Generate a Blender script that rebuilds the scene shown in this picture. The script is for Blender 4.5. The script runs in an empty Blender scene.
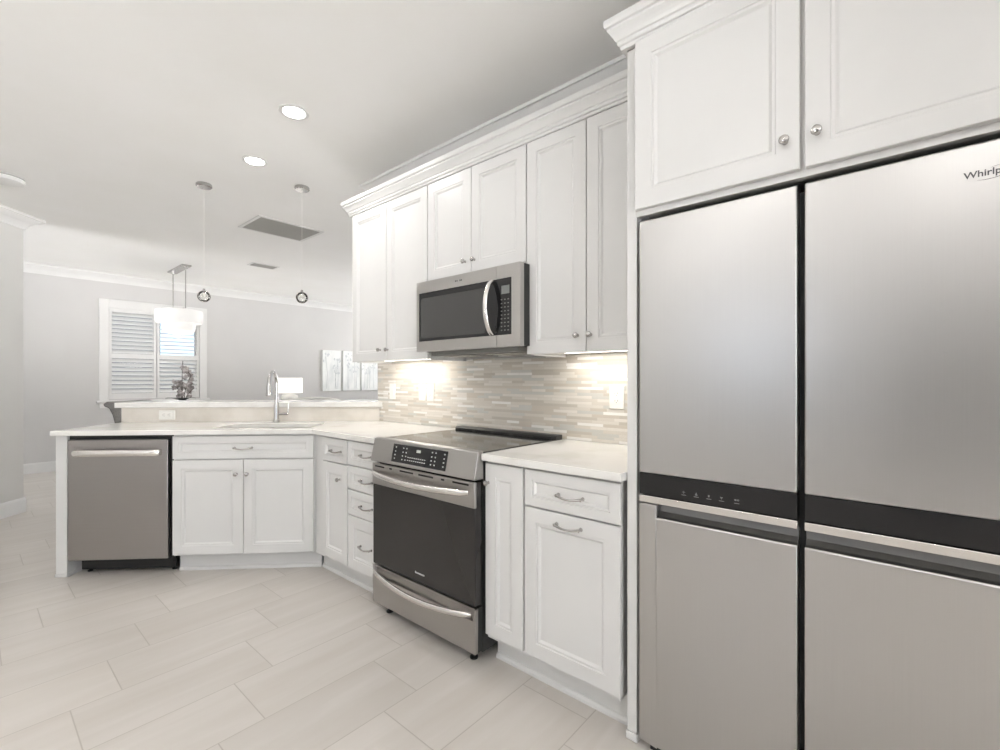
import bpy, bmesh, math, random
from mathutils import Vector, Matrix

sc = bpy.context.scene
COL = sc.collection
R = math.radians
Q = 2 ** -0.5
random.seed(7)

# ------------------------------------------------------------------ camera
PHI = 49.06
cam_d = bpy.data.cameras.new('camera')
cam = bpy.data.objects.new('camera', cam_d); COL.objects.link(cam)
cam.location = (0, 0, 1.231)
cam.rotation_euler = (R(90), 0, -R(PHI))
cam_d.sensor_fit = 'HORIZONTAL'; cam_d.sensor_width = 36
cam_d.lens = 36 * 465 / 1000
cam_d.shift_y = 0.0045
cam_d.clip_start = 0.02
sc.camera = cam

# ------------------------------------------------------------------ world, exposure
sc.view_settings.view_transform = 'Standard'
sc.view_settings.look = 'None'
sc.view_settings.gamma = 1
sc.view_settings.use_curve_mapping = False
sc.view_settings.exposure = 0.67
WORLD = 5.0
w = bpy.data.worlds.new('sky'); sc.world = w; w.use_nodes = True
nt = w.node_tree; nt.nodes.clear()
tc = nt.nodes.new('ShaderNodeTexCoord'); sx = nt.nodes.new('ShaderNodeSeparateXYZ')
rp = nt.nodes.new('ShaderNodeValToRGB'); bg = nt.nodes.new('ShaderNodeBackground'); ow = nt.nodes.new('ShaderNodeOutputWorld')
nt.links.new(tc.outputs['Generated'], sx.inputs[0])
ma = nt.nodes.new('ShaderNodeMath'); ma.operation = 'MULTIPLY_ADD'; ma.inputs[1].default_value = .5; ma.inputs[2].default_value = .5
nt.links.new(sx.outputs['Z'], ma.inputs[0]); nt.links.new(ma.outputs[0], rp.inputs[0])
e = rp.color_ramp.elements
GROUND = 1.0
e[0].position = .46; e[0].color = (2.46, 2.48, 2.52, 1)  # ground half set far brighter than the sky, added to light the ceiling
e[1].position = .5; e[1].color = (.17, .20, .235, 1)
x = e.new(.56); x.color = (.16, .20, .26, 1)
x = e.new(.8); x.color = (.13, .18, .28, 1)
nt.links.new(rp.outputs[0], bg.inputs[0]); bg.inputs[1].default_value = WORLD
nt.links.new(bg.outputs[0], ow.inputs[0])

# lamp powers
P_DOWN, P_UNDER, P_CHAND, P_LAMP = 3.6, .72, 8, .6
CEIL = 2.74

# ------------------------------------------------------------------ materials
def srgb(r, g, b):
    f = lambda c: (c / 255 / 12.92) if c / 255 <= .04045 else ((c / 255 + .055) / 1.055) ** 2.4
    return (f(r), f(g), f(b), 1)

def mat(name, col, rough=.5, metal=0.0, emit=None, estr=0, spec=None, coat=0, aniso=0):
    m = bpy.data.materials.new(name); m.use_nodes = True
    b = m.node_tree.nodes['Principled BSDF']
    b.inputs['Base Color'].default_value = col
    b.inputs['Roughness'].default_value = rough
    b.inputs['Metallic'].default_value = metal
    if spec is not None: b.inputs['Specular IOR Level'].default_value = spec
    if coat: b.inputs['Coat Weight'].default_value = coat
    if aniso: b.inputs['Anisotropic'].default_value = aniso
    if emit:
        b.inputs['Emission Color'].default_value = emit; b.inputs['Emission Strength'].default_value = estr
    return m

def nodes(m):
    return m.node_tree, m.node_tree.nodes, m.node_tree.links, m.node_tree.nodes['Principled BSDF']

def noise_col(m, c1, c2, scale=(1, 1, 1), nscale=4, detail=4, lo=.35, hi=.65, coord='Object', bump=0, rough=None):
    t, n, l, b = nodes(m)
    tcn = n.new('ShaderNodeTexCoord'); mp = n.new('ShaderNodeMapping'); mp.inputs['Scale'].default_value = scale
    nz = n.new('ShaderNodeTexNoise'); nz.inputs['Scale'].default_value = nscale; nz.inputs['Detail'].default_value = detail
    cr = n.new('ShaderNodeValToRGB')
    cr.color_ramp.elements[0].position = lo; cr.color_ramp.elements[0].color = c1
    cr.color_ramp.elements[1].position = hi; cr.color_ramp.elements[1].color = c2
    l.new(tcn.outputs[coord], mp.inputs[0]); l.new(mp.outputs[0], nz.inputs['Vector'])
    l.new(nz.outputs[0], cr.inputs[0]); l.new(cr.outputs[0], b.inputs['Base Color'])
    if bump:
        bp = n.new('ShaderNodeBump'); bp.inputs['Strength'].default_value = bump; bp.inputs['Distance'].default_value = .001
        l.new(nz.outputs[0], bp.inputs['Height']); l.new(bp.outputs[0], b.inputs['Normal'])
    if rough:
        mr = n.new('ShaderNodeMapRange'); mr.inputs['To Min'].default_value = rough[0]; mr.inputs['To Max'].default_value = rough[1]
        l.new(nz.outputs[0], mr.inputs[0]); l.new(mr.outputs[0], b.inputs['Roughness'])
    return m

M = {}
M['cab'] = noise_col(mat('white_cabinet_paint', srgb(216, 215, 213), .32), srgb(215, 214, 212), srgb(218, 217, 215), nscale=3)
M['ceil'] = noise_col(mat('ceiling_paint', srgb(247, 246, 243), .9), srgb(246, 245, 242), srgb(248, 247, 245), nscale=2)
M['trim'] = noise_col(mat('white_trim_paint', srgb(226, 225, 223), .4), srgb(225, 224, 222), srgb(228, 227, 225), nscale=3)
M['wall'] = noise_col(mat('grey_wall_paint', srgb(206, 204, 202), .85), srgb(205, 203, 201), srgb(208, 206, 204), nscale=1.5)
M['wallw'] = noise_col(mat('light_wall_paint', srgb(216, 214, 210), .85), srgb(214, 212, 208), srgb(218, 216, 212), nscale=1.5)
M['quartz'] = noise_col(mat('white_quartz', srgb(236, 233, 227), .12), srgb(220, 217, 211), srgb(231, 229, 225), nscale=6, detail=8, lo=.3, hi=.5)
M['quartzw'] = noise_col(mat('warm_quartz_riser', srgb(228, 220, 207), .2), srgb(217, 210, 199), srgb(229, 223, 214), nscale=5, detail=8, lo=.3, hi=.55)
M['steel'] = noise_col(mat('brushed_steel', (.44, .425, .41, 1), .28, 1), (.435, .42, .405, 1), (.445, .43, .415, 1), scale=(1, 1, 160), nscale=3, detail=2, rough=(.29, .32))
M['steeld'] = noise_col(mat('dishwasher_steel', (.36, .343, .332, 1), .30, 1), (.355, .338, .327, 1), (.365, .348, .337, 1), scale=(1, 1, 160), nscale=3, detail=2)
M['steelm'] = noise_col(mat('microwave_steel', (.49, .475, .46, 1), .28, 1), (.485, .47, .455, 1), (.495, .48, .465, 1), scale=(1, 1, 160), nscale=3, detail=2)
M['steelv'] = noise_col(mat('fridge_steel', (.52, .51, .50, 1), .32, 1), (.515, .505, .495, 1), (.525, .515, .505, 1), scale=(160, 160, 1), nscale=3, detail=2, rough=(.30, .33))
M['steelb'] = mat('bright_steel', (.76, .74, .71, 1), .24, 1)
M['pocket'] = mat('shaded_recess_steel', (.20, .198, .195, 1), .45, 1)
M['chrome'] = mat('polished_nickel', (.55, .54, .53, 1), .10, 1)
M['nickel'] = mat('brushed_nickel', (.50, .485, .47, 1), .22, 1)
M['blackg'] = mat('black_glass', (.008, .008, .009, 1), .06, spec=.5)
M['cookg'] = mat('cooktop_glass', (.012, .012, .012, 1), .07, spec=.8)
M['ovenglass'] = mat('oven_door_glass', (.022, .020, .019, 1), .10, spec=.5)
M['micwin'] = mat('microwave_window', (.045, .044, .043, 1), .08, spec=.7)
M['dark'] = mat('dark_enamel', (.022, .022, .021, 1), .42)
M['black'] = mat('black_plastic', (.008, .008, .008, 1), .5)
M['greyp'] = mat('grey_print', srgb(190, 190, 188), .5)
M['lcd'] = mat('grey_display', srgb(120, 122, 120), .3)
M['printd'] = mat('dark_grey_print', srgb(70, 70, 72), .4)
M['plate'] = mat('white_plastic', srgb(240, 238, 232), .35)
M['slot'] = mat('socket_dark', srgb(120, 115, 108), .6)
M['gap'] = mat('duct_shade', (.02, .019, .018, 1), .7)
M['glow'] = mat('downlight_lens', (1, 1, 1, 1), .4, emit=(1, .98, .95, 1), estr=14)
M['ledstrip'] = mat('led_strip', (1, 1, 1, 1), .4, emit=(1, .93, .82, 1), estr=6)
M['shade'] = mat('glowing_shade', (.80, .79, .77, 1), .6, emit=(1, .97, .93, 1), estr=.15)
M['lampshade'] = mat('white_lampshade', srgb(250, 248, 244), .8, emit=(1, .97, .93, 1), estr=.35)
M['ventg'] = mat('grille_grey', srgb(172, 171, 166), .6)
M['ventd'] = mat('grille_dark', srgb(128, 127, 122), .7)
M['fabric'] = noise_col(mat('grey_fabric', srgb(128, 126, 124), .95), srgb(122, 120, 118), srgb(136, 134, 132), nscale=60, bump=.2)
M['slate'] = noise_col(mat('blue_grey_fabric', srgb(160, 164, 168), .95), srgb(150, 154, 158), srgb(170, 174, 178), nscale=50, bump=.2)
M['cream'] = noise_col(mat('white_fabric', srgb(232, 230, 224), .95), srgb(226, 224, 218), srgb(238, 236, 230), nscale=50, bump=.2)
M['wood'] = noise_col(mat('pale_wood', srgb(190, 175, 155), .5), srgb(175, 158, 136), srgb(200, 186, 166), scale=(1, 12, 12), nscale=3)
M['leaf'] = noise_col(mat('dark_leaf', srgb(40, 44, 34), .4), srgb(30, 34, 26), srgb(56, 60, 46), nscale=8)
M['petal'] = noise_col(mat('greyish_petal', srgb(196, 190, 188), .7), srgb(140, 133, 131), srgb(186, 180, 177), nscale=20)
M['stem'] = mat('dark_stem', srgb(70, 64, 56), .6)
M['pot'] = mat('white_ceramic', srgb(235, 233, 228), .25)
M['canvas'] = None

def glass(name, tint=(1, 1, 1, 1), rough=0.0):
    m = bpy.data.materials.new(name); m.use_nodes = True
    t = m.node_tree; n = t.nodes; n.clear()
    o = n.new('ShaderNodeOutputMaterial'); mx = n.new('ShaderNodeMixShader'); tr = n.new('ShaderNodeBsdfTransparent'); gl = n.new('ShaderNodeBsdfGlossy')
    fr = n.new('ShaderNodeFresnel'); fr.inputs[0].default_value = 1.45
    tr.inputs[0].default_value = tint; gl.inputs['Roughness'].default_value = .02
    t.links.new(fr.outputs[0], mx.inputs[0]); t.links.new(tr.outputs[0], mx.inputs[1]); t.links.new(gl.outputs[0], mx.inputs[2]); t.links.new(mx.outputs[0], o.inputs[0])
    return m
M['pane'] = glass('window_glass', (.95, .97, .97, 1))
M['globe'] = glass('globe_glass', (.97, .97, .96, 1))

def floor_mat():
    m = mat('floor_tile', srgb(205, 197, 188), .28)
    t, n, l, b = nodes(m)
    def math_(op, a, bb=None, c=None):
        k = n.new('ShaderNodeMath'); k.operation = op
        for i, v in enumerate((a, bb, c)):
            if v is None: continue
            if hasattr(v, 'is_linked'): l.new(v, k.inputs[i])
            else: k.inputs[i].default_value = v
        return k.outputs[0]
    tcn = n.new('ShaderNodeTexCoord'); s = n.new('ShaderNodeSeparateXYZ'); l.new(tcn.outputs['Object'], s.inputs[0])
    X, Y = s.outputs[0], s.outputs[1]
    v = math_('DIVIDE', math_('SUBTRACT', Y, 1.75), .295)
    row = math_('FLOOR', v); fv = math_('FRACT', v)
    u = math_('DIVIDE', math_('SUBTRACT', math_('SUBTRACT', X, .106), math_('MULTIPLY', row, .1525)), .61)
    cu = math_('FLOOR', u); fu = math_('FRACT', u)
    du = math_('MULTIPLY', math_('MINIMUM', fu, math_('SUBTRACT', 1, fu)), .61)
    dv = math_('MULTIPLY', math_('MINIMUM', fv, math_('SUBTRACT', 1, fv)), .295)
    dist = math_('MINIMUM', du, dv)
    gr = n.new('ShaderNodeMapRange'); gr.inputs['From Min'].default_value = .0012; gr.inputs['From Max'].default_value = .0028
    l.new(dist, gr.inputs[0])
    cb = n.new('ShaderNodeCombineXYZ'); l.new(cu, cb.inputs[0]); l.new(row, cb.inputs[1])
    wn = n.new('ShaderNodeTexWhiteNoise'); wn.noise_dimensions = '3D'; l.new(cb.outputs[0], wn.inputs[0])
    # streaky grain running along the tile, offset per tile
    off = n.new('ShaderNodeVectorMath'); off.operation = 'MULTIPLY_ADD'
    l.new(wn.outputs['Color'], off.inputs[0]); off.inputs[1].default_value = (9, 9, 9); l.new(tcn.outputs['Object'], off.inputs[2])
    mp = n.new('ShaderNodeMapping'); mp.inputs['Scale'].default_value = (.9, 7, 1); l.new(off.outputs[0], mp.inputs[0])
    nz = n.new('ShaderNodeTexNoise'); nz.inputs['Scale'].default_value = 1.6; nz.inputs['Detail'].default_value = 5; nz.inputs['Distortion'].default_value = .6
    l.new(mp.outputs[0], nz.inputs['Vector'])
    cr = n.new('ShaderNodeValToRGB'); ee = cr.color_ramp.elements
    ee[0].position = .25; ee[0].color = srgb(*FLOOR[0]); ee[1].position = .72; ee[1].color = srgb(*FLOOR[2])
    k = ee.new(.5); k.color = srgb(*FLOOR[1])
    l.new(nz.outputs[0], cr.inputs[0])
    hs = n.new('ShaderNodeHueSaturation'); l.new(cr.outputs[0], hs.inputs['Color'])
    vr = n.new('ShaderNodeMapRange'); vr.inputs['To Min'].default_value = .965; vr.inputs['To Max'].default_value = 1.03
    l.new(wn.outputs['Value'], vr.inputs[0]); l.new(vr.outputs[0], hs.inputs['Value'])
    mx = n.new('ShaderNodeMix'); mx.data_type = 'RGBA'
    l.new(gr.outputs[0], mx.inputs[0]); mx.inputs[6].default_value = srgb(178, 171, 162); l.new(hs.outputs[0], mx.inputs[7])
    l.new(mx.outputs[2], b.inputs['Base Color'])
    bp = n.new('ShaderNodeBump'); bp.inputs['Strength'].default_value = .4; bp.inputs['Distance'].default_value = .001
    l.new(gr.outputs[0], bp.inputs['Height']); l.new(bp.outputs[0], b.inputs['Normal'])
    return m
FLOOR = ((196, 189, 181), (201, 195, 188), (207, 201, 195))
M['floor'] = floor_mat()

def mosaic_mat():
    m = mat('strip_mosaic', srgb(200, 190, 176), .25)
    t, n, l, b = nodes(m)
    tcn = n.new('ShaderNodeTexCoord'); s = n.new('ShaderNodeSeparateXYZ'); l.new(tcn.outputs['Object'], s.inputs[0])
    cb = n.new('ShaderNodeCombineXYZ'); l.new(s.outputs[1], cb.inputs[0]); l.new(s.outputs[2], cb.inputs[1])
    def brick(wd, ht, off, fr):
        k = n.new('ShaderNodeTexBrick'); k.offset = off; k.offset_frequency = fr; k.squash = .62; k.squash_frequency = 3
        k.inputs['Color1'].default_value = (0, 0, 0, 1); k.inputs['Color2'].default_value = (1, 1, 1, 1); k.inputs['Mortar'].default_value = (.5, .5, .5, 1)
        k.inputs['Scale'].default_value = 1; k.inputs['Mortar Size'].default_value = .0007; k.inputs['Mortar Smooth'].default_value = .1
        k.inputs['Bias'].default_value = 0; k.inputs['Brick Width'].default_value = wd; k.inputs['Row Height'].default_value = ht
        l.new(cb.outputs[0], k.inputs['Vector']); return k
    k1 = brick(.15, .0155, .43, 2)
    cr = n.new('ShaderNodeValToRGB'); cr.color_ramp.interpolation = 'CONSTANT'; ee = cr.color_ramp.elements
    pal = [(0, (206, 197, 184)), (.18, (226, 220, 211)), (.34, (200, 192, 180)), (.48, (215, 208, 197)), (.64, (238, 235, 230)), (.76, (205, 203, 196)), (.88, (220, 214, 204))]
    ee[0].position = 0; ee[0].color = srgb(*pal[0][1]); ee[1].position = pal[1][0]; ee[1].color = srgb(*pal[1][1])
    for p, c in pal[2:]:
        q = ee.new(p); q.color = srgb(*c)
    l.new(k1.outputs['Color'], cr.inputs[0])
    mx = n.new('ShaderNodeMix'); mx.data_type = 'RGBA'; l.new(k1.outputs['Fac'], mx.inputs[0]); l.new(cr.outputs[0], mx.inputs[6]); mx.inputs[7].default_value = srgb(206, 200, 190)
    l.new(mx.outputs[2], b.inputs['Base Color'])
    bp = n.new('ShaderNodeBump'); bp.invert = True; bp.inputs['Strength'].default_value = .5; bp.inputs['Distance'].default_value = .001
    l.new(k1.outputs['Fac'], bp.inputs['Height']); l.new(bp.outputs[0], b.inputs['Normal'])
    return m
M['mosaic'] = mosaic_mat()

def canvas_mat():
    m = mat('painted_canvas', srgb(222, 224, 222), .8)
    return noise_col(m, srgb(222, 225, 224), srgb(240, 241, 239), scale=(1, 1, .35), nscale=9, detail=6, lo=.3, hi=.55)
M['canvas'] = canvas_mat()
M['ink'] = mat('pale_grey_paint', srgb(212, 215, 216), .8)

# ------------------------------------------------------------------ mesh helper
class G:
    def __init__(s): s.v = []; s.f = []
    def add(s, vs, fs):
        o = len(s.v); s.v += [tuple(p) for p in vs]; s.f += [tuple(i + o for i in q) for q in fs]; return s
    def box(s, x0, x1, y0, y1, z0, z1):
        return s.add([(x0,y0,z0),(x1,y0,z0),(x1,y1,z0),(x0,y1,z0),(x0,y0,z1),(x1,y0,z1),(x1,y1,z1),(x0,y1,z1)],
                     [(3,2,1,0),(4,5,6,7),(0,1,5,4),(1,2,6,5),(2,3,7,6),(3,0,4,7)])
    def prism(s, poly, a0, a1, axis='z'):
        n = len(poly)
        if axis == 'z': mk = lambda p, a: (p[0], p[1], a)
        elif axis == 'x': mk = lambda p, a: (a, p[0], p[1])
        else: mk = lambda p, a: (p[0], a, p[1])
        vs = [mk(p, a0) for p in poly] + [mk(p, a1) for p in poly]
        fs = [tuple(range(n))[::-1], tuple(range(n, 2 * n))] + [(i, (i + 1) % n, n + (i + 1) % n, n + i) for i in range(n)]
        return s.add(vs, fs)
    def lathe(s, prof, c=(0, 0, 0), axis='z', seg=24, sx=1, sy=1):
        vs = []; n = len(prof)
        for k in range(seg):
            a = 2 * math.pi * k / seg
            for r, h in prof:
                x, y = r * math.cos(a) * sx, r * math.sin(a) * sy
                p = (x, y, h) if axis == 'z' else ((h, x, y) if axis == 'x' else (x, h, y))
                vs.append((p[0] + c[0], p[1] + c[1], p[2] + c[2]))
        fs = [(k * n + i, ((k + 1) % seg) * n + i, ((k + 1) % seg) * n + i + 1, k * n + i + 1) for k in range(seg) for i in range(n - 1)]
        if prof[0][0] > 1e-6: fs.append(tuple(k * n for k in range(seg))[::-1])
        if prof[-1][0] > 1e-6: fs.append(tuple(k * n + n - 1 for k in range(seg)))
        return s.add(vs, fs)
    def tube(s, pts, r, seg=10, flat=1.0, up=(0, 0, 1)):
        P = [Vector(p) for p in pts]; rs = r if isinstance(r, (list, tuple)) else [r] * len(P)
        vs = []; U = Vector(up); prev = None
        for i, p in enumerate(P):
            d = (P[min(i + 1, len(P) - 1)] - P[max(i - 1, 0)]).normalized()
            if prev is None:
                a = U if abs(U.dot(d)) < .9 else Vector((1, 0, 0))
                n1 = (a - d * a.dot(d)).normalized()
            else:
                n1 = (prev - d * prev.dot(d)).normalized()
            prev = n1; n2 = d.cross(n1)
            for k in range(seg):
                t = 2 * math.pi * k / seg
                vs.append(p + n1 * math.cos(t) * rs[i] + n2 * math.sin(t) * rs[i] * flat)
        m = len(P)
        fs = [(i * seg + k, i * seg + (k + 1) % seg, (i + 1) * seg + (k + 1) % seg, (i + 1) * seg + k) for i in range(m - 1) for k in range(seg)]
        fs += [tuple(range(seg))[::-1], tuple((m - 1) * seg + k for k in range(seg))]
        return s.add(vs, fs)
    def ball(s, c, r, seg=12, rings=8, sc=(1, 1, 1)):
        prof = [(r * math.sin(math.pi * i / rings), -r * math.cos(math.pi * i / rings)) for i in range(rings + 1)]
        o = len(s.v); s.lathe(prof, (0, 0, 0), 'z', seg)
        for i in range(o, len(s.v)):
            p = s.v[i]; s.v[i] = (p[0] * sc[0] + c[0], p[1] * sc[1] + c[1], p[2] * sc[2] + c[2])
        return s
    def sweep(s, path, prof, side=1):
        """profile (out, z) swept along an XY polyline with mitred corners; side=+1: outward lies to the left of travel"""
        P = [Vector((p[0], p[1])) for p in path]; n = len(prof); vs = []
        for i, p in enumerate(P):
            def nrm(a, b):
                d = (b - a).normalized(); return Vector((-d.y, d.x)) * side
            if i == 0: N = nrm(P[0], P[1])
            elif i == len(P) - 1: N = nrm(P[-2], P[-1])
            else:
                a, b = nrm(P[i - 1], p), nrm(p, P[i + 1]); N = (a + b); N = N / (N.length_squared / 2) if N.length > 1e-6 else a
            for o, z in prof: vs.append((p.x + N.x * o, p.y + N.y * o, z))
        fs = [(i * n + k, i * n + (k + 1) % n, (i + 1) * n + (k + 1) % n, (i + 1) * n + k) for i in range(len(P) - 1) for k in range(n)]
        fs += [tuple(range(n))[::-1], tuple((len(P) - 1) * n + k for k in range(n))]
        return s.add(vs, fs)
    def loops(s, loops, cap_first=True, cap_last=True):
        n = len(loops[0]); vs = [p for L in loops for p in L]
        fs = [(i * n + k, i * n + (k + 1) % n, (i + 1) * n + (k + 1) % n, (i + 1) * n + k) for i in range(len(loops) - 1) for k in range(n)]
        if cap_first: fs.append(tuple(range(n))[::-1])
        if cap_last: fs.append(tuple((len(loops) - 1) * n + k for k in range(n)))
        return s.add(vs, fs)
    def build(s, name, m, parent=None, bev=0, smooth=False, seg=2):
        me = bpy.data.meshes.new(name)
        bm = bmesh.new()
        bv = [bm.verts.new(p) for p in s.v]
        for q in s.f:
            try: bm.faces.new([bv[i] for i in q])
            except ValueError: pass
        bmesh.ops.remove_doubles(bm, verts=bm.verts, dist=1e-6)
        bmesh.ops.recalc_face_normals(bm, faces=bm.faces)
        bm.to_mesh(me); bm.free()
        me.materials.append(M[m] if isinstance(m, str) else m)
        o = bpy.data.objects.new(name, me); COL.objects.link(o)
        if parent: o.parent = parent
        if bev:
            md = o.modifiers.new('bevel', 'BEVEL'); md.width = bev; md.segments = seg; md.limit_method = 'ANGLE'; md.angle_limit = R(40)
        if smooth or bev:
            for p in me.polygons: p.use_smooth = True
            me.set_sharp_from_angle(angle=R(38))
        return o

def tag(o, label, cat, group=None):
    o['label'] = label; o['category'] = cat
    if group: o['group'] = group
    return o
def thing(name, label, cat, loc=(0, 0, 0), rz=0, group=None):
    o = bpy.data.objects.new(name, None); COL.objects.link(o)
    o.empty_display_size = .1
    o.location = loc; o.rotation_euler = (0, 0, R(rz)); return tag(o, label, cat, group)
def struct(o): o['kind'] = 'structure'; return o
def light(name, kind, loc, power, parent=None, size=.1, sy=None, col=(1, .96, .90), rot=(0, 0, 0), shape='DISK', spread=None, blend=.6, cone=150):
    d = bpy.data.lights.new(name, kind); d.energy = power; d.color = col
    if kind == 'AREA':
        d.shape = shape; d.size = size
        if sy: d.size_y = sy
        if spread: d.spread = R(spread)
    else: d.shadow_soft_size = size
    if kind == 'SPOT': d.spot_size = R(cone); d.spot_blend = blend
    o = bpy.data.objects.new(name, d); COL.objects.link(o); o.location = loc; o.rotation_euler = rot
    if parent: o.parent = parent
    return o
def copy_tree(o, parent=None):
    c = o.copy(); COL.objects.link(c)
    if parent: c.parent = parent
    for ch in list(o.children): copy_tree(ch, c)
    return c
def pen(s, n):   # peninsula frame (along, behind) -> world
    a = s / Q; b = n / Q + 4.358
    return ((a + b) / 2, (b - a) / 2)

# ------------------------------------------------------------------ room shell
XW = 2.11      # kitchen wall
YE = 3.07      # its free end
YB = 8.62      # back wall
XR = 8.0; XL = -3.6; YR = -5.5
SC = (0.362, 6.176)    # outer corner of the diagonal wall
DL = (XL, XL + SC[1] - SC[0])
room = [(XL - .2, YR - .2), (XR + .2, YR - .2), (XR + .2, YB + .15), (XL - .2, YB + .15)]
struct(G().prism(room, -.1, 0).build('floor', 'floor'))
struct(G().prism(room, CEIL, CEIL + .1).build('ceiling', 'ceil'))
struct(G().box(XW, XW + .14, YR, YE, 0, CEIL).build('wall_kitchen', 'wallw'))
# back wall with a window opening
WX0, WX1, WZ0, WZ1 = 1.36, 2.50, .95, 2.26
struct(G().box(XL, WX0, YB, YB + .14, 0, CEIL).box(WX1, XR, YB, YB + .14, 0, CEIL).box(WX0, WX1, YB, YB + .14, 0, WZ0).box(WX0, WX1, YB, YB + .14, WZ1, CEIL).build('wall_back', 'wall'))
# diagonal wall at left, its end turning away from the kitchen
d2 = (SC[0] - 1.2 * Q, SC[1] + 1.2 * Q)
th = .15
struct(G().prism([SC, (SC[0] - th * Q * 1.0, SC[1] + th * Q), (DL[0] - th * Q, DL[1] + th * Q), DL], 0, CEIL).build('wall_left', 'wallw'))
# unseen far walls that close the room; openings added and sized for their light
HX = XL - 3.2
struct(G().box(HX, XL - .14, -2.44, -2.3, 0, CEIL).box(HX, XL - .14, .4, .54, 0, CEIL).box(HX - .14, HX, -2.44, .54, 0, CEIL).build('wall_added_hallway', 'wall'))  # unseen unlit hallway, added to darken the refrigerator's reflection
struct(G().box(HX - .14, XL, -2.44, .54, CEIL + .001, CEIL + .1).box(HX - .14, XL - .2, -2.44, .54, -.1, -.001).build('added_hallway_slabs', 'wall'))  # floor and ceiling slabs of the added dark hallway
struct(G().box(XL - .14, XL, YR, -2.3, 0, CEIL).box(XL - .14, XL, -2.3, .4, 2.15, CEIL).box(XL - .14, XL, .4, 1.0, 0, CEIL).box(XL - .14, XL, 1.9, DL[1] + .2, 0, CEIL).box(XL - .14, XL, 1.0, 1.9, 2.1, CEIL).box(XL - .14, XL, 1.0, 1.9, 0, 1.1).box(XL - .14, XL, DL[1] + .2, 5.0, 0, CEIL).box(XL - .14, XL, 7.2, YB, 0, CEIL).box(XL - .14, XL, 5.0, 7.2, 0, .6).box(XL - .14, XL, 5.0, 7.2, 2.2, CEIL).build('wall_side', 'wall'))  # small side opening added for a soft brightening on the refrigerator
struct(G().box(XL, -3.3, YR - .14, YR, 0, CEIL).box(1.7, XR, YR - .14, YR, 0, CEIL).box(-3.3, 1.7, YR - .14, YR, 2.5, CEIL).build('wall_rear', 'wall'))
struct(G().box(XR, XR + .14, YR, 4.4, 0, CEIL).box(XR, XR + .14, 6.7, YB, 0, CEIL).box(XR, XR + .14, 4.4, 6.7, 2.3, CEIL).box(XR, XR + .14, 4.4, 6.7, 0, .55).build('wall_right', 'wall'))
struct(G().box(XW + .14, XR, -1.2, -1.06, 0, CEIL).build('wall_living', 'wall'))
base = [(0, 0), (.014, 0), (.014, .115), (.008, .135), (0, .135)]
struct(G().sweep([(XL, YB), (XR, YB)], base, -1).build('baseboard_back', 'trim'))
struct(G().sweep([DL, SC, (SC[0] - .15 * Q, SC[1] + .15 * Q)], base, -1).build('baseboard_left', 'trim'))
struct(G().sweep([(XW + .14, -1.0), (XW + .14, YE), (XW, YE)], base, -1).build('baseboard_kitchen', 'trim'))
crown = [(0, CEIL - .115), (.012, CEIL - .115), (.016, CEIL - .095), (.05, CEIL - .055), (.085, CEIL - .035), (.095, CEIL - .022), (.105, CEIL - .020), (.105, CEIL - .0005), (0, CEIL - .0005)]
struct(G().sweep([(XL, YB), (XR, YB)], crown, -1).build('trim_1', 'trim', smooth=True))
struct(G().sweep([DL, SC, (SC[0] - .15 * Q, SC[1] + .15 * Q)], crown, -1).build('trim_2', 'trim', smooth=True))
struct(G().sweep([(XW, YR), (XW, YE), (XW + .14, YE), (XW + .14, -1.0)], crown, 1).build('trim_3', 'trim', smooth=True))

struct(G().box(.75, XW - .001, -1.02, -.88, 0, CEIL).build('wall_light_block', 'wallw'))  # unseen return wall added to keep rear light off the refrigerator side
# window in the back wall
cz = .105
win = struct(G().box(WX0 - cz, WX0, YB - .022, YB, WZ0 - .02, WZ1 + cz + .02).box(WX1, WX1 + cz, YB - .022, YB, WZ0 - .02, WZ1 + cz + .02)
             .box(WX0, WX1, YB - .022, YB, WZ1, WZ1 + cz + .02).build('window_1', 'trim', bev=.003))
G().box(WX0 - cz - .03, WX1 + cz + .03, YB - .05, YB, WZ0 - .055, WZ0 - .02).box(WX0 - cz, WX1 + cz, YB - .02, YB, WZ0 - .13, WZ0 - .055).build('window_sill', 'trim', win, bev=.004)
G().box(WX0, WX0 + .04, YB + .08, YB + .13, WZ0, WZ1).box(WX1 - .04, WX1, YB + .08, YB + .13, WZ0, WZ1).box(WX0, WX1, YB + .08, YB + .13, WZ0, WZ0 + .04).box(WX0, WX1, YB + .08, YB + .13, WZ1 - .04, WZ1)\
   .box((WX0 + WX1) / 2 - .03, (WX0 + WX1) / 2 + .03, YB + .08, YB + .13, WZ0, WZ1).build('window_frame', 'trim', win)
G().box(WX0 + .04, WX1 - .04, YB + .102, YB + .108, WZ0 + .04, WZ1 - .04).build('window_pane', 'pane', win)

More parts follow.
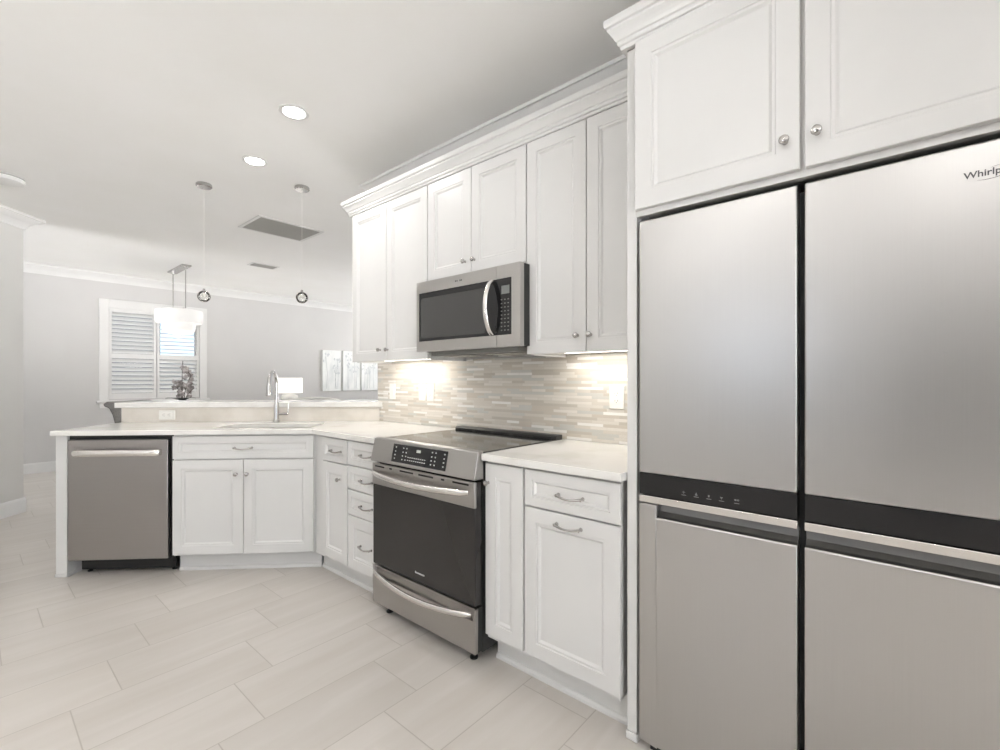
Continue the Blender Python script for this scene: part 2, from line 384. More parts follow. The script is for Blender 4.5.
hs_ = struct(G().box(-6, 2.75, 12.0, 12.3, -.3, 3.4).box(2.75, 12, 12.0, 12.2, -.3, 1.74).build('wall_neighbour', mat('stucco', srgb(150, 150, 148), .9)))  # low right stretch added to screen the bright ground from the window
struct(G().box(-6, 12, YB + .2, 11.99, -.3, -.2).build('ground_outside', mat('lawn', srgb(110, 118, 84), .95)))
def shutter(x0, x1, label, ang_top, ang_bot):
    t = thing('plantation_shutter', label, 'shutter', ((x0 + x1) / 2, YB - .002, WZ0), 0)
    hw = (x1 - x0) / 2; h = WZ1 - WZ0; st = .032; mid = (1.575 - WZ0)
    f = G().box(-hw, -hw + st, 0, .03, 0, h).box(hw - st, hw, 0, .03, 0, h)
    for a, b in ((0, .08), (h - .05, h), (mid - .035, mid + .035)): f.box(-hw + st, hw - st, 0, .03, a, b)
    f.build('frame', 'trim', t, bev=.002)
    for nm, a, b, ang in (('louvers', .08, mid - .035, ang_bot), ('louvers', mid + .035, h - .05, ang_top)):
        g = G(); n = round((b - a) / .062); p = (b - a) / n
        for i in range(n):
            zc = a + (i + .5) * p; ca, sa = math.cos(R(ang)), math.sin(R(ang)); hl = .034
            pr = []
            for yy, zz in ((-hl, 0), (-hl * .4, .005), (hl * .4, .005), (hl, 0), (hl * .4, -.005), (-hl * .4, -.005)):
                pr.append((.015 + yy * ca - zz * sa, zc + yy * sa + zz * ca))
            g.prism(pr, -hw + st, hw - st, 'x')
        g.build(nm, 'trim', t, smooth=True)
    return t
xm = (WX0 + WX1) / 2
shutter(WX0 + .004, xm - .004, 'white louvered shutter panel filling the left half of the window', 52, 52)
shutter(xm + .004, WX1 - .004, 'white louvered shutter panel behind the chandelier and flowering plant', 12, 50)

# ------------------------------------------------------------------ hardware
def knob(parent, x, y, z):
    g = G().lathe([(.0075, 0), (.0055, -.004), (.0055, -.010), (.007, -.014), (.012, -.017), (.013, -.021), (.011, -.026), (.006, -.0285), (0, -.029)], (x, y, z), 'y', 16)
    return g.build('knob', 'nickel', parent, smooth=True)
def pull(parent, x, y, z, ln=.105):
    g = G(); h = ln / 2; x += .005
    pts = [(x + h * math.cos(math.pi * (1 - i / 14)), y - .028 - .0 * i, z - .010 * math.sin(math.pi * i / 14)) for i in range(15)]
    pts = [(x - h + ln * i / 14, y - .015 - .009 * math.sin(math.pi * i / 14), z - .007 * math.sin(math.pi * i / 14)) for i in range(15)]
    g.tube(pts, [.0055 - .0015 * math.sin(math.pi * i / 14) for i in range(15)], 8)
    for sx_ in (-1, 1):
        g.lathe([(.008, 0), (.006, -.005), (.005, -.014), (.0065, -.019), (0, -.021)], (x + sx_ * h, y, z), 'y', 10)
    return g.build('pull_handle', 'nickel', parent, smooth=True)

T = .020
def front_panel(name, parent, x0, x1, z0, z1, rail=.056):
    wd, ht = x1 - x0, z1 - z0
    rail = min(rail, ht * .26, wd * .28)
    g = G()
    def L(ins, y): return [(x0 + ins, y, z0 + ins), (x1 - ins, y, z0 + ins), (x1 - ins, y, z1 - ins), (x0 + ins, y, z1 - ins)]
    k = min(1, rail / .045)
    g.loops([L(0, -.001), L(0, -T + .002), L(.002, -T), L(rail, -T), L(rail + .002 * k, -T + .0035), L(rail + .010 * k, -T + .0035), L(rail + .018 * k, -T + .010), L(rail + .020 * k, -T + .0105)])
    return g.build(name, 'cab', parent)

def base_cabinet(label, loc, rz, wd, fronts, depth=.58, name='base_cabinet', ztop=.8835, fill=0, toe=(0, 0), open_top=False):
    t = thing(name, label, 'cabinet', loc, rz)
    g = G()
    if open_top:   # room for a sink bowl
        g.box(-fill, wd, 0, .02, .115, ztop).box(-fill, -fill + .018, .02, depth, .115, ztop).box(wd - .018, wd, .02, depth, .115, ztop).box(-fill, wd, .02, depth, .115, .135).box(-fill, wd, depth - .018, depth, .115, ztop)
    else: g.box(-fill, wd, 0, depth, .115, ztop)
    g.build('body', 'cab', t)
    k = G().box(-fill - toe[0], wd + toe[1], .065, .085, 0, .1145)
    k.prism([(.065, 0), (.053, 0), (.053, .012), (.058, .02), (.065, .022)], -fill - toe[0], wd + toe[1], 'x')
    k.build('toe_kick', 'cab', t)
    for f in fronts:
        o = front_panel(f[0], t, f[1], f[2], f[3], f[4])
        for hw in f[5:]:
            if hw[0] == 'k': knob(o, hw[1], -T, hw[2])
            else: pull(o, hw[1], -T, hw[2])
    return t

XF = 1.491
E_ = .0006
# right of the range
base_cabinet('narrow white single-door base cabinet immediately right of the range', (XF, 1.362, 0), -90, .2125, [('door', .002, .206, .137, .873, ('k', .020, .79))], .585)
base_cabinet('white base cabinet with pull-handled drawer and door beside the refrigerator', (XF, 1.149, 0), -90, .406,
             [('drawer', .003, .421 - .004 - .0, .731, .873, ('p', .213, .796)), ('door', .003, .417, .137, .724, ('p', .205, .684))], .585)
# left of the range
base_cabinet('white base cabinet of one drawer above one knobbed door in the corner bend', (XF, 2.762, 0), -90, .304, [('drawer', .006, .300, .731, .873, ('p', .176, .80)), ('door', .006, .300, .137, .724, ('k', .222, .634))], .585, fill=.1035, toe=(.020, 0))
base_cabinet('white four-drawer base cabinet at the left side of the range', (XF, 2.457, 0), -90, .325,
             [('drawer', .004, .318, .735, .873, ('p', .192, .803)), ('drawer', .004, .318, .596, .729, ('p', .192, .66)), ('drawer', .004, .318, .448, .590, ('p', .192, .514)), ('drawer', .004, .318, .137, .442, ('p', .186, .288))], .585)
# peninsula
p0 = pen(-1.850, 0)
base_cabinet('white sink base cabinet with one wide drawer front over two doors', (p0[0], p0[1], 0), -45, .8755,
             [('drawer', .002, .867, .729, .873, ('p', .428, .797)), ('door', .002, .431, .125, .722, ('k', .392, .632)), ('door', .435, .867, .125, .722, ('k', .460, .632))], .53, toe=(0, .020), open_top=True)
pp = pen(-2.55, -.003)
t = thing('end_panel', 'white flat panel closing the free end of the peninsula by the dishwasher', 'panel', (pp[0], pp[1], 0), -45)
G().box(0, .066, 0, .552, .022, .8835).build('board', 'cab', t, bev=.002)
G().box(-.004, .070, -.004, .555, 0, .0215).build('shoe_molding', 'cab', t, bev=.003)

# dishwasher
pd = pen(-2.468, 0)
t = thing('dishwasher', 'stainless steel dishwasher with bar handle built into the peninsula end', 'dishwasher', (pd[0], pd[1], 0), -45)
G().box(-.012, .612, .012, .53, .11, .8825).build('body', 'black', t)
d = G().box(.002, .594, -.022, .011, .107, .856).build('door', 'steeld', t, bev=.004)
hp = [(.050, -.022, .776), (.053, -.045, .776), (.075, -.058, .776)] + [(.075 + .454 * i / 8, -.060, .776) for i in range(1, 8)] + [(.529, -.058, .776), (.551, -.045, .776), (.554, -.022, .776)]
G().tube(hp, .020, 12, flat=.4).build('handle', 'steelb', d, smooth=True)
G().box(.03, .60, .05, .065, .025, .108).build('kick_plate', 'black', t)
for k in (.05, .57): G().lathe([(.014, 0), (.014, .006), (.006, .008), (.006, .108)], (k, .09, 0), 'z', 12).build('foot', 'black', t)

# ------------------------------------------------------------------ countertops
CT, CB = .914, .884
def cut_slab(outer, hole, name, m):
    """slab with a rounded-rectangle hole, as one mesh"""
    bm = bmesh.new()
    def ring(pts, z): return [bm.verts.new((p[0], p[1], z)) for p in pts]
    top_o, top_h = ring(outer, CT), ring(hole, CT)
    ed = []
    for L in (top_o, top_h):
        for i in range(len(L)): ed.append(bm.edges.new((L[i], L[(i + 1) % len(L)])))
    r = bmesh.ops.triangle_fill(bm, edges=ed, use_beauty=True, use_dissolve=False)
    fs = [f for f in bm.faces]
    ex = bmesh.ops.extrude_face_region(bm, geom=fs)
    for v_ in [g_ for g_ in ex['geom'] if isinstance(g_, bmesh.types.BMVert)]: v_.co.z = CB
    bmesh.ops.recalc_face_normals(bm, faces=bm.faces)
    me = bpy.data.meshes.new(name); bm.to_mesh(me); bm.free(); me.materials.append(M[m])
    o = bpy.data.objects.new(name, me); COL.objects.link(o)
    md = o.modifiers.new('bevel', 'BEVEL'); md.width = .003; md.segments = 2; md.limit_method = 'ANGLE'; md.angle_limit = R(50)
    return o
YRL = 2.131      # range left side + gap
outer = [pen(-2.550, -.045), (1.45, 2.844), (1.45, YRL), (2.0965, YRL), (2.0965, 5.1429 - 2.0965 - .002), pen(-2.550, .5535)]
SX0, SX1, SN0, SN1 = -1.66, -1.02, .055, .375
def rrect(x0, x1, y0, y1, r, k=5):
    o = []
    for cx, cy, a in ((x1 - r, y1 - r, 0), (x0 + r, y1 - r, 90), (x0 + r, y0 + r, 180), (x1 - r, y0 + r, 270)):
        for i in range(k + 1): o.append((cx + r * math.cos(R(a + 90 * i / k)), cy + r * math.sin(R(a + 90 * i / k))))
    return o
hole = [pen(*p) for p in rrect(SX0, SX1, SN0, SN1, .04)]
tag(cut_slab(outer, hole, 'countertop', 'quartz'), 'white quartz countertop bending round the corner and holding the sink', 'countertop')
tag(G().box(1.45, 2.0965, .7195, 1.3645, CB, CT).build('countertop', 'quartz', bev=.003), 'short white quartz countertop between the range and the refrigerator panel', 'countertop')
# sink bowl
ps = pen((SX0 + SX1) / 2, (SN0 + SN1) / 2)
t = thing('kitchen_sink', 'undermount stainless steel sink set into the peninsula countertop', 'sink', (ps[0], ps[1], CB - .2), -45)
hw_, hn = (SX1 - SX0) / 2, (SN1 - SN0) / 2
def rl(ins, z, r): return [(p[0], p[1], z) for p in rrect(-hw_ + ins, hw_ - ins, -hn + ins, hn - ins, r)]
G().loops([rl(-.012, .1985, .05), rl(.003, .1985, .04), rl(.006, .19, .04), rl(.012, .03, .04), rl(.03, .010, .04), rl(.06, .006, .03), rl(.06, .002, .03), rl(.03, .004, .04), rl(.006, .02, .045), rl(-.012, .195, .05)], False, False)\
   .loops([rl(.06, .006, .03), rl(.1, .005, .03)], False, True).build('bowl', 'steelb', t, smooth=True)
G().lathe([(0, .0075), (.03, .0075), (.04, .009), (.045, .0065)], (0, 0, 0), 'z', 20).build('drain', 'chrome', t, smooth=True)

# faucet
pf = pen(-1.405, .465)
t = thing('faucet', 'tall chrome pull-down gooseneck faucet behind the sink', 'faucet', (pf[0], pf[1], CT), -40)
G().lathe([(.026, 0), (.026, .006), (.021, .012), (.0185, .03), (.0185, .12), (.017, .135), (.0145, .15)], (0, 0, 0), 'z', 20).build('body', 'chrome', t, smooth=True)
rr = .082; zc = .29
arc = [(0, 0, .145), (0, 0, .2), (0, 0, .25)] + [(0, -rr + rr * math.cos(R(a)), zc + rr * math.sin(R(a))) for a in range(0, 181, 12)] + [(0, -2 * rr - .004, .285)]
G().tube(arc, .0125, 12).build('spout', 'chrome', t, smooth=True)
G().lathe([(.0135, .292), (.0145, .285), (.0155, .25), (.0195, .222), (.0215, .206), (.018, .202), (0, .202)], (0, -2 * rr - .004, 0), 'z', 16).build('spray_head', 'chrome', t, smooth=True)
G().tube([(.015, 0, .062), (.082, 0, .062)], .009, 12).tube([(.076, 0, .06), (.082, 0, .10), (.085, 0, .14)], [.006, .005, .0045], 8).build('lever_handle', 'chrome', t, smooth=True)

# bar riser and raised bar top
a0, a1 = pen(-2.555, .555), pen(-2.555, .675)
kf = 4.358 + .555 / Q; kb = 4.358 + .675 / Q
tag(G().prism([a0, (2.0965, kf - 2.0965), (2.0965, YE + .006), (2.02, kb - 2.02), a1][0:5], 0, 1.021).build('bar_riser', 'quartzw'),
    'warm white quartz-clad riser wall standing between counter and raised bar', 'riser')
kF = 4.358 + .53 / Q; kB = 4.358 + .93 / Q
tag(G().prism([pen(-2.588, .53), (2.106, kF - 2.106), (2.106, YE + .006), (XW + .15, YE + .006), (2.46, kB - 2.46), pen(-2.588, .93)], 1.0215, 1.06).build('raised_counter', 'quartz', bev=.003),
    'raised white quartz bar ledge running above the sink counter', 'bar top')

# backsplash
sl = G().box(2.098, XW - .0005, .7195, YE, CT + .0005, 1.3585).build('backsplash', 'mosaic')
tag(sl, 'linear mosaic backsplash of beige, taupe, grey and white glass strips', 'backsplash')

# outlets and switches
def plate(loc, rz, label, kind, wd=.07):
    t = thing('wall_outlet' if kind == 'o' else 'light_switch', label, 'outlet' if kind == 'o' else 'switch', loc, rz)
    b = G().box(-wd / 2, wd / 2, -.006, 0, -.0575, .0575).build('cover_plate', 'plate', t, bev=.002)
    if kind == 'o':
        G().box(-.017, .017, -.008, -.0055, -.034, .034).build('receptacle', 'plate', t, bev=.001)
        for zz in (-.018, .018):
            g = G(); g.box(-.008, -.006, -.0086, -.007, zz - .004, zz + .005).box(.006, .008, -.0086, -.007, zz - .004, zz + .005).box(-.002, .002, -.0086, -.007, zz - .011, zz - .007)
            g.build('socket', 'slot', t)
    else:
        G().prism([(-.006, -.033), (-.008, -.033), (-.011, .033), (-.006, .033)], -.016, .016, 'x').build('rocker', 'plate', t, bev=.001)
    return t
plate((2.0975, 2.878, 1.142), -90, 'white switch plate on the mosaic nearest the bar ledge', 's')
plate((2.0975, 2.533, 1.142), -90, 'white switch plate, farther of the close pair left of the range', 's', .074)
plate((2.0975, 2.449, 1.142), -90, 'white outlet plate, nearer of the close pair left of the range', 'o', .074)
plate((2.0975, 1.060, 1.145), -90, 'white outlet plate on the mosaic right of the range', 'o', .078)
po = pen(-2.23, .5545)
t = plate((po[0], po[1], .967), -45, 'white horizontal outlet plate on the bar riser above the dishwasher', 'o'); t.rotation_euler = (0, R(90), R(-45))

# ------------------------------------------------------------------ range
t = thing('electric_range', 'stainless steel slide-in electric range with dark glass oven door', 'range', (1.42, 2.126, 0), -90)
G().box(.003, .755, .046, .66, .055, .9085).build('body', 'dark', t)
d = G().box(.004, .754, 0, .044, .262, .792).build('door', 'ovenglass', t, bev=.004)
G().box(.0035, .7545, -.004, .010, .682, .793).build('top_trim', 'steel', d, bev=.003)
g = G()
for a, b in ((.03, .11), (.155, .175), (.24, .345), (.385, .49), (.545, .565), (.62, .72)): G().box(a, b, -.0055, .0, .7745, .7825).build('vent_slot', 'black', d)
N = 24
hp = [(.026 + .70 * i / N, -.012 - .048 * math.sin(math.pi * i / N) ** .55, .748 - .010 * math.sin(math.pi * i / N)) for i in range(N + 1)]
G().tube(hp, [.011] + [.0145] * (N - 1) + [.011], 12, flat=.8).build('handle', 'steelb', d, smooth=True)
g = G()
xs = .355
for k, wv in enumerate((.006, .005, .003, .006, .003, .006, .006, .003, .005, .005)):
    g.box(xs, xs + wv, -.0008, .0002, .303, .303 + (.010 if k == 0 else .007)); xs += wv + .0022
g.build('badge', 'greyp', d)
dr = G()
dr.box(.003, .755, 0, .018, .060, .200).box(.003, .755, .014, .018, .200, .255).box(.003, .020, 0, .018, .200, .255).box(.738, .755, 0, .018, .200, .255).box(.003, .755, .0, .018, .246, .255)
dr = dr.build('storage_drawer', 'steel', t, bev=.003)
G().box(.005, .753, .0185, .0455, .062, .253).build('drawer_box', 'dark', dr)
hp = [(.020 + .715 * i / N, -.004 - .042 * math.sin(math.pi * i / N) ** .7, .226 - .022 * math.sin(math.pi * i / N)) for i in range(N + 1)]
G().tube(hp, [.008] + [.0135] * (N - 1) + [.008], 12, flat=.8).build('handle', 'steelb', dr, smooth=True)
cp = G().prism([(-.012, .806), (-.008, .802), (.046, .802), (.046, .924), (.026, .926), (.014, .920)], -.002, .760, 'x').build('control_panel', 'steel', t, bev=.003)
# the touch panel lies on the sloping front of the control panel
fb, ft = Vector((0, -.0118, .806)), Vector((0, .0136, .919))
up_ = (ft - fb); ln_ = up_.length; up_.normalize(); nn = Vector((0, -up_.z, up_.y))
def on_panel(x, s_, o_): p_ = fb + up_ * s_ + nn * o_; return (x, p_.y, p_.z)
def pquad(g, x0, x1, s0, s1, o0, o1):
    vs = [on_panel(x, s_, o_) for o_ in (o0, o1) for x, s_ in ((x0, s0), (x1, s0), (x1, s1), (x0, s1))]
    g.add(vs, [(3, 2, 1, 0), (4, 5, 6, 7), (0, 1, 5, 4), (1, 2, 6, 5), (2, 3, 7, 6), (3, 0, 4, 7)])
g = G(); pquad(g, .175, .578, .014, .103, -.002, .0012); tp = g.build('touch_panel', 'blackg', cp, bev=.0006)
g = G()
for x0_, n_, s_ in ((.30, 9, .030), (.30, 9, .044)):
    for i in range(n_): pquad(g, x0_ + i * .0155, x0_ + i * .0155 + .009, s_, s_ + .0045, .0012, .0016)
for cx_ in (.195, .255, .28, .47, .495, .555):
    for s_ in (.028, .046, .064, .084): pquad(g, cx_, cx_ + .008, s_, s_ + .006, .0012, .0016)
pquad(g, .36, .39, .075, .088, .0012, .0016)
g.build('key_icons', 'greyp', tp)
G().box(-.001, .759, .047, .60, .909, .9185).build('cooktop', 'cookg', t, bev=.002)
vb = G().prism([(.602, .909), (.602, .930), (.612, .938), (.662, .938), (.662, .909)], .0, .758, 'x').build('rear_vent', 'dark', t, bev=.002)
g = G()
for i in range(5): G().box(.03 + i * .145, .15 + i * .145, .6005, .603, .918, .928).build('vent_slot', 'black', vb)
for fx in (.07, .69):
    for fy in (.06, .60): G().lathe([(.018, 0), (.018, .008), (.009, .012), (.009, .056)], (fx, fy, 0), 'z', 14).build('foot', 'black', t)

# ------------------------------------------------------------------ microwave
t = thing('microwave', 'stainless over-the-range microwave with vertical bar handle under white cabinets', 'microwave', (1.70, 2.107, 1.388), -90)
H = .394
G().box(.002, .755, .03, .392, .004, H).build('body', 'dark', t)
d = G()
def ringframe(g, x0, x1, z0, z1, ix0, ix1, iz0, iz1, y0, y1):
    g.box(x0, x1, y0, y1, z0, iz0).box(x0, x1, y0, y1, iz1, z1)
    if ix0 > x0: g.box(x0, ix0, y0, y1, iz0, iz1)
    if ix1 < x1: g.box(ix1, x1, y0, y1, iz0, iz1)
ringframe(d, 0, .609, 0, H, .021, .609, .058, .331, 0, .029)
d = d.build('door', 'steelm', t)
gl = G().box(.021, .609, .002, .028, .058, .331).build('door_glass', 'blackg', d)
G().prism(rrect(.039, .535, .074, .300, .012), .0008, .004, 'y').build('window', 'micwin', d)
hp = [(.581, -.004 - .050 * math.sin(math.pi * i / 16) ** .6, .063 + .264 * i / 16) for i in range(17)]
G().tube(hp, .013, 10, flat=.55, up=(1, 0, 0)).build('handle', 'steelb', d, smooth=True)
g = G()
for a in (.318, .330, .352, .362): g.box(a, a + .007, -.0006, .0003, .358, .366)
g.build('badge', 'printd', d)
c = G()
ringframe(c, .611, .757, 0, H, .611, .704, .058, .331, 0, .029)
c = c.build('control_panel', 'steelm', t)
G().box(.611, .704, .002, .028, .058, .331).build('keypad_glass', 'blackg', c)
G().box(.641, .690, .0008, .003, .255, .295).build('display', 'lcd', c)
g = G()
for r_ in range(9):
    for k in range(3):
        if r_ in (4, 5) and k == 1: pass
        g.box(.637 + k * .021, .637 + k * .021 + .008, .0010, .003, .078 + r_ * .0185, .078 + r_ * .0185 + .0045)
g.build('key_icons', 'ventd', c)
u = G().box(.06, .70, .06, .385, -.020, .0035).build('underside_panel', 'ventd', t, bev=.003)
for k in (.10, .42): G().box(k, k + .22, .12, .30, -.0235, -.0195).build('grease_filter', 'nickel', u)
G().box(.34, .40, .32, .37, -.0225, -.0195).build('lamp_lens', 'plate', u)

# ------------------------------------------------------------------ upper cabinets
UF = 1.795; UZ0, UZ1 = 1.348, 2.372
def upper(label, loc, rz, wd, z0, z1, fronts, depth, name='wall_cabinet', skirts=True):
    t = thing(name, label, 'cabinet', (loc[0], loc[1], z0), rz)
    h = z1 - z0
    g = G().box(0, wd, 0, depth, .03, h)
    g.box(0, wd, 0, .02, .004, .03)
    if skirts: g.box(0, .018, .02, depth, 0, .03).box(wd - .018, wd, .02, depth, 0, .03)
    g.build('body', 'cab', t)
    for f in fronts:
        o = front_panel('door', t, f[0], f[1], f[2] - z0, f[3] - z0)
        for hw in f[4:]: knob(o, hw[0], -T, hw[1] - z0)
    return t
dz0, dz1 = 1.352, 2.367
dep = XW - UF - .014
upper('white two-door wall cabinet left of the microwave, nearest the bar', (UF, 2.905, 0), -90, .803, UZ0, UZ1, [(.002, .396, dz0, dz1, (.335, 1.423)), (.400, .799, dz0, dz1, (.417, 1.421))], dep)
upper('short white two-door wall cabinet directly above the microwave', (UF, 2.101, 0), -90, .7275, 1.786, UZ1, [(.003, .355, 1.80, dz1, (.312, 1.867)), (.359, .725, 1.80, dz1, (.382, 1.867))], dep, skirts=False)
upper('white two-door wall cabinet between the microwave and the refrigerator', (UF, 1.372, 0), -90, .652, UZ0, UZ1, [(.003, .327, dz0, dz1, (.286, 1.425)), (.331, .648, dz0, dz1, (.352, 1.425))], dep)
cprof = [(0, 2.369), (.024, 2.369), (.026, 2.374), (.026, 2.381), (.032, 2.383), (.034, 2.388), (.034, 2.396), (.039, 2.399), (.043, 2.408), (.049, 2.418), (.056, 2.427), (.059, 2.430), (.059, 2.438), (.066, 2.441), (.068, 2.449), (.068, 2.466), (0, 2.466)]
tag(G().sweep([(XW - .002, 2.905), (UF, 2.905), (UF, .7195)], cprof, -1).build('crown_molding', 'cab'), 'long white crown molding running along the tops of the wall cabinets', 'molding')
# refrigerator surround
upper('deep white two-door cabinet above the refrigerator', (XF, .682, 0), -90, .928, 1.776, 2.357, [(.002, .4716, 1.798, 2.358, (.438, 1.879)), (.483, .926, 1.798, 2.358, (.511, 1.880))], .60, skirts=False)
for ya, lb in ((.718, 'tall narrow white panel standing between refrigerator and right base cabinet'), (-.247, 'tall white panel closing the far right side of the refrigerator')):
    t = thing('tall_panel', lb, 'panel', (XF, ya, 0), -90)
    G().box(0, .035, .004, XW - XF - .002, .028, 2.357).build('board', 'cab', t, bev=.002)
    G().box(-.004, .039, -.002, .55, 0, .0275).build('shoe_molding', 'cab', t, bev=.004)
cp2 = [(max(0, o - .011), z - .010) for o, z in cprof]
tag(G().sweep([(UF - .07, .7185), (XF, .7185), (XF, -.2825), (XW - .002, -.2825)], cp2, -1).build('crown_molding', 'cab'), 'white crown molding capping the deep cabinet above the refrigerator', 'molding')

# ------------------------------------------------------------------ refrigerator
t = thing('refrigerator', 'large four-door stainless steel refrigerator with black control band', 'refrigerator', (1.48, .668, 0), -90)
W_ = .911; gx0, gx1 = .451, .467
G().box(.004, W_ - .004, .066, .60, .03, 1.752).build('body', 'dark', t)
G().box(gx0 - .02, gx1 + .02, .045, .066, .05, 1.75).build('center_mullion', 'black', t)
G().box(.03, W_ - .03, .02, .065, .0, .028).build('kick_plate', 'black', t)
for k in (.03, W_ - .09): G().box(k, k + .06, .03, .10, 1.7525, 1.770).build('hinge_cover', 'black', t, bev=.003)
def fridge_top_door(x0, x1):
    d = G().box(x0, x1, 0, .064, .922, 1.759).build('door', 'steelv', t, bev=.005, seg=3)
    G().box(x0 + .001, x1 - .001, .001, .062, .851, .9215).build('control_band', 'blackg', d, bev=.001)
    return d
def fridge_low_door(x0, x1, inner):
    n0, n1 = (x0 + .058, x1 + .0) if inner == 'r' else (x0, x1 - .058)
    b0, b1 = (x0, n0) if inner == 'r' else (n1, x1)
    g = G().box(b0, b1, 0, .064, .03, .820)
    g.prism([(0, .03), (0, .778), (.003, .780), (.0355, .780), (.0355, .820), (.064, .820), (.064, .03)], n0, n1, 'x')
    d = g.build('door', 'steelv', t, bev=.003)
    G().prism([(.004, .7804), (.016, .784), (.031, .796), (.035, .8195), (.0353, .8195), (.0353, .7804)], n0 + .001, n1 - .001, 'x').build('handle_recess', 'pocket', d)  # darker steel lining puts the shade of the grip recess into the colour
    G().box(x0, x1, .0, .064, .8245, .8475).build('handle_trim', 'steelb', d, bev=.002)
    G().box(x0 + .002, x1 - .002, .036, .062, .8195, .825).build('seam', 'black', d)
    return d
dL = fridge_top_door(0, gx0); dR = fridge_top_door(gx1, W_)
fridge_low_door(0, gx0, 'r'); fridge_low_door(gx1, W_, 'l')
g = G()
for i, xx in enumerate((.147, .185, .222, .258, .30)):
    zz = .877; g = G()
    if i == 0: g.box(xx - .004, xx + .004, .0004, .0012, zz - .0008, zz + .0008).box(xx - .0008, xx + .0008, .0004, .0012, zz - .004, zz + .004)
    elif i == 1: g.prism([(xx - .004, zz - .004), (xx + .004, zz - .004), (xx, zz + .005)], .0004, .0012, 'y')
    elif i == 2: g.box(xx - .002, xx + .002, .0004, .0012, zz - .003, zz + .003)
    elif i == 3: g.prism([(xx, zz - .004), (xx + .004, zz + .003), (xx - .004, zz + .003)], .0004, .0012, 'y')
    else: g.box(xx - .006, xx - .001, .0004, .0012, zz - .001, zz + .003).box(xx + .001, xx + .006, .0004, .0012, zz - .001, zz + .003)
    g.box(xx - .007, xx + .007, .0004, .0012, zz - .0095, zz - .008)
    g.build('touch_icon', 'lcd', dL)
fc = bpy.data.curves.new('wordmark', 'FONT'); fc.body = 'Whirlpool'; fc.size = .0205; fc.extrude = .0004; fc.offset = .0003; fc.materials.append(M['printd'])
fo = bpy.data.objects.new('wordmark_text', fc); COL.objects.link(fo)
bpy.context.view_layer.update()
wm = bpy.data.meshes.new_from_object(fo.evaluated_get(bpy.context.evaluated_depsgraph_get())); wm.name = 'wordmark'
bpy.data.objects.remove(fo); fo = bpy.data.objects.new('wordmark', wm); COL.objects.link(fo); fo.parent = dR
if not wm.materials: wm.materials.append(M['printd'])
fo.location = (.771, -.0006, 1.682); fo.rotation_euler = (R(90), 0, 0)
sw = [(.822 + .036 * math.cos(R(a)), -.0006, 1.687 + .0125 * math.sin(R(a)) + .010 * math.cos(R(a)) * .6) for a in range(215, 470, 10)]
G().tube(sw, [.0002 + .0006 * math.sin(math.pi * i / (len(sw) - 1)) for i in range(len(sw))], 6).build('swoosh', 'printd', dR)

# ------------------------------------------------------------------ under-cabinet lights
def under_light(y0, y1, label):
    t = thing('under_cabinet_light', label, 'light', (1.985, (y0 + y1) / 2, 1.3775), -90)
    L_ = y1 - y0
    G().box(-L_ / 2, L_ / 2, -.03, .03, -.012, 0).build('housing', 'plate', t, bev=.002)
    G().box(-L_ / 2 + .01, L_ / 2 - .01, -.02, .02, -.0145, -.0122).build('diffuser', 'ledstrip', t)
    light('under_cabinet_lamp', 'AREA', (0, 0, -.018), P_UNDER * L_ / .5, t, L_ - .02, .03, (1, .965, .91), shape='RECTANGLE')
under_light(2.25, 2.84, 'slim light bar under the left wall cabinet shining on the mosaic')
under_light(.84, 1.30, 'slim light bar under the wall cabinet right of the microwave')

# ------------------------------------------------------------------ ceiling fixtures
def downlight(x, y, label):
    t = thing('recessed_light', label, 'ceiling light', (x, y, CEIL), 0, 'recessed ceiling lights')
    G().lathe([(.0565, -.001), (.062, -.006), (.078, -.004), (.080, -.0005), (.0565, -.0005)], (0, 0, 0), 'z', 28).build('trim_ring', 'trim', t, smooth=True)
    G().lathe([(0, -.004), (.056, -.004), (.056, -.0008), (0, -.0008)], (0, 0, 0), 'z', 28).build('lens', 'glow', t)
    light('downlight_lamp', 'AREA', (0, 0, -.012), P_DOWN, t, .12, col=(1, .985, .965), spread=170)
    return t
downlight(1.22, 2.597, 'glowing round recessed ceiling light nearest the wall cabinets')
downlight(1.317, 3.382, 'glowing round recessed ceiling light nearest the pendant canopies')

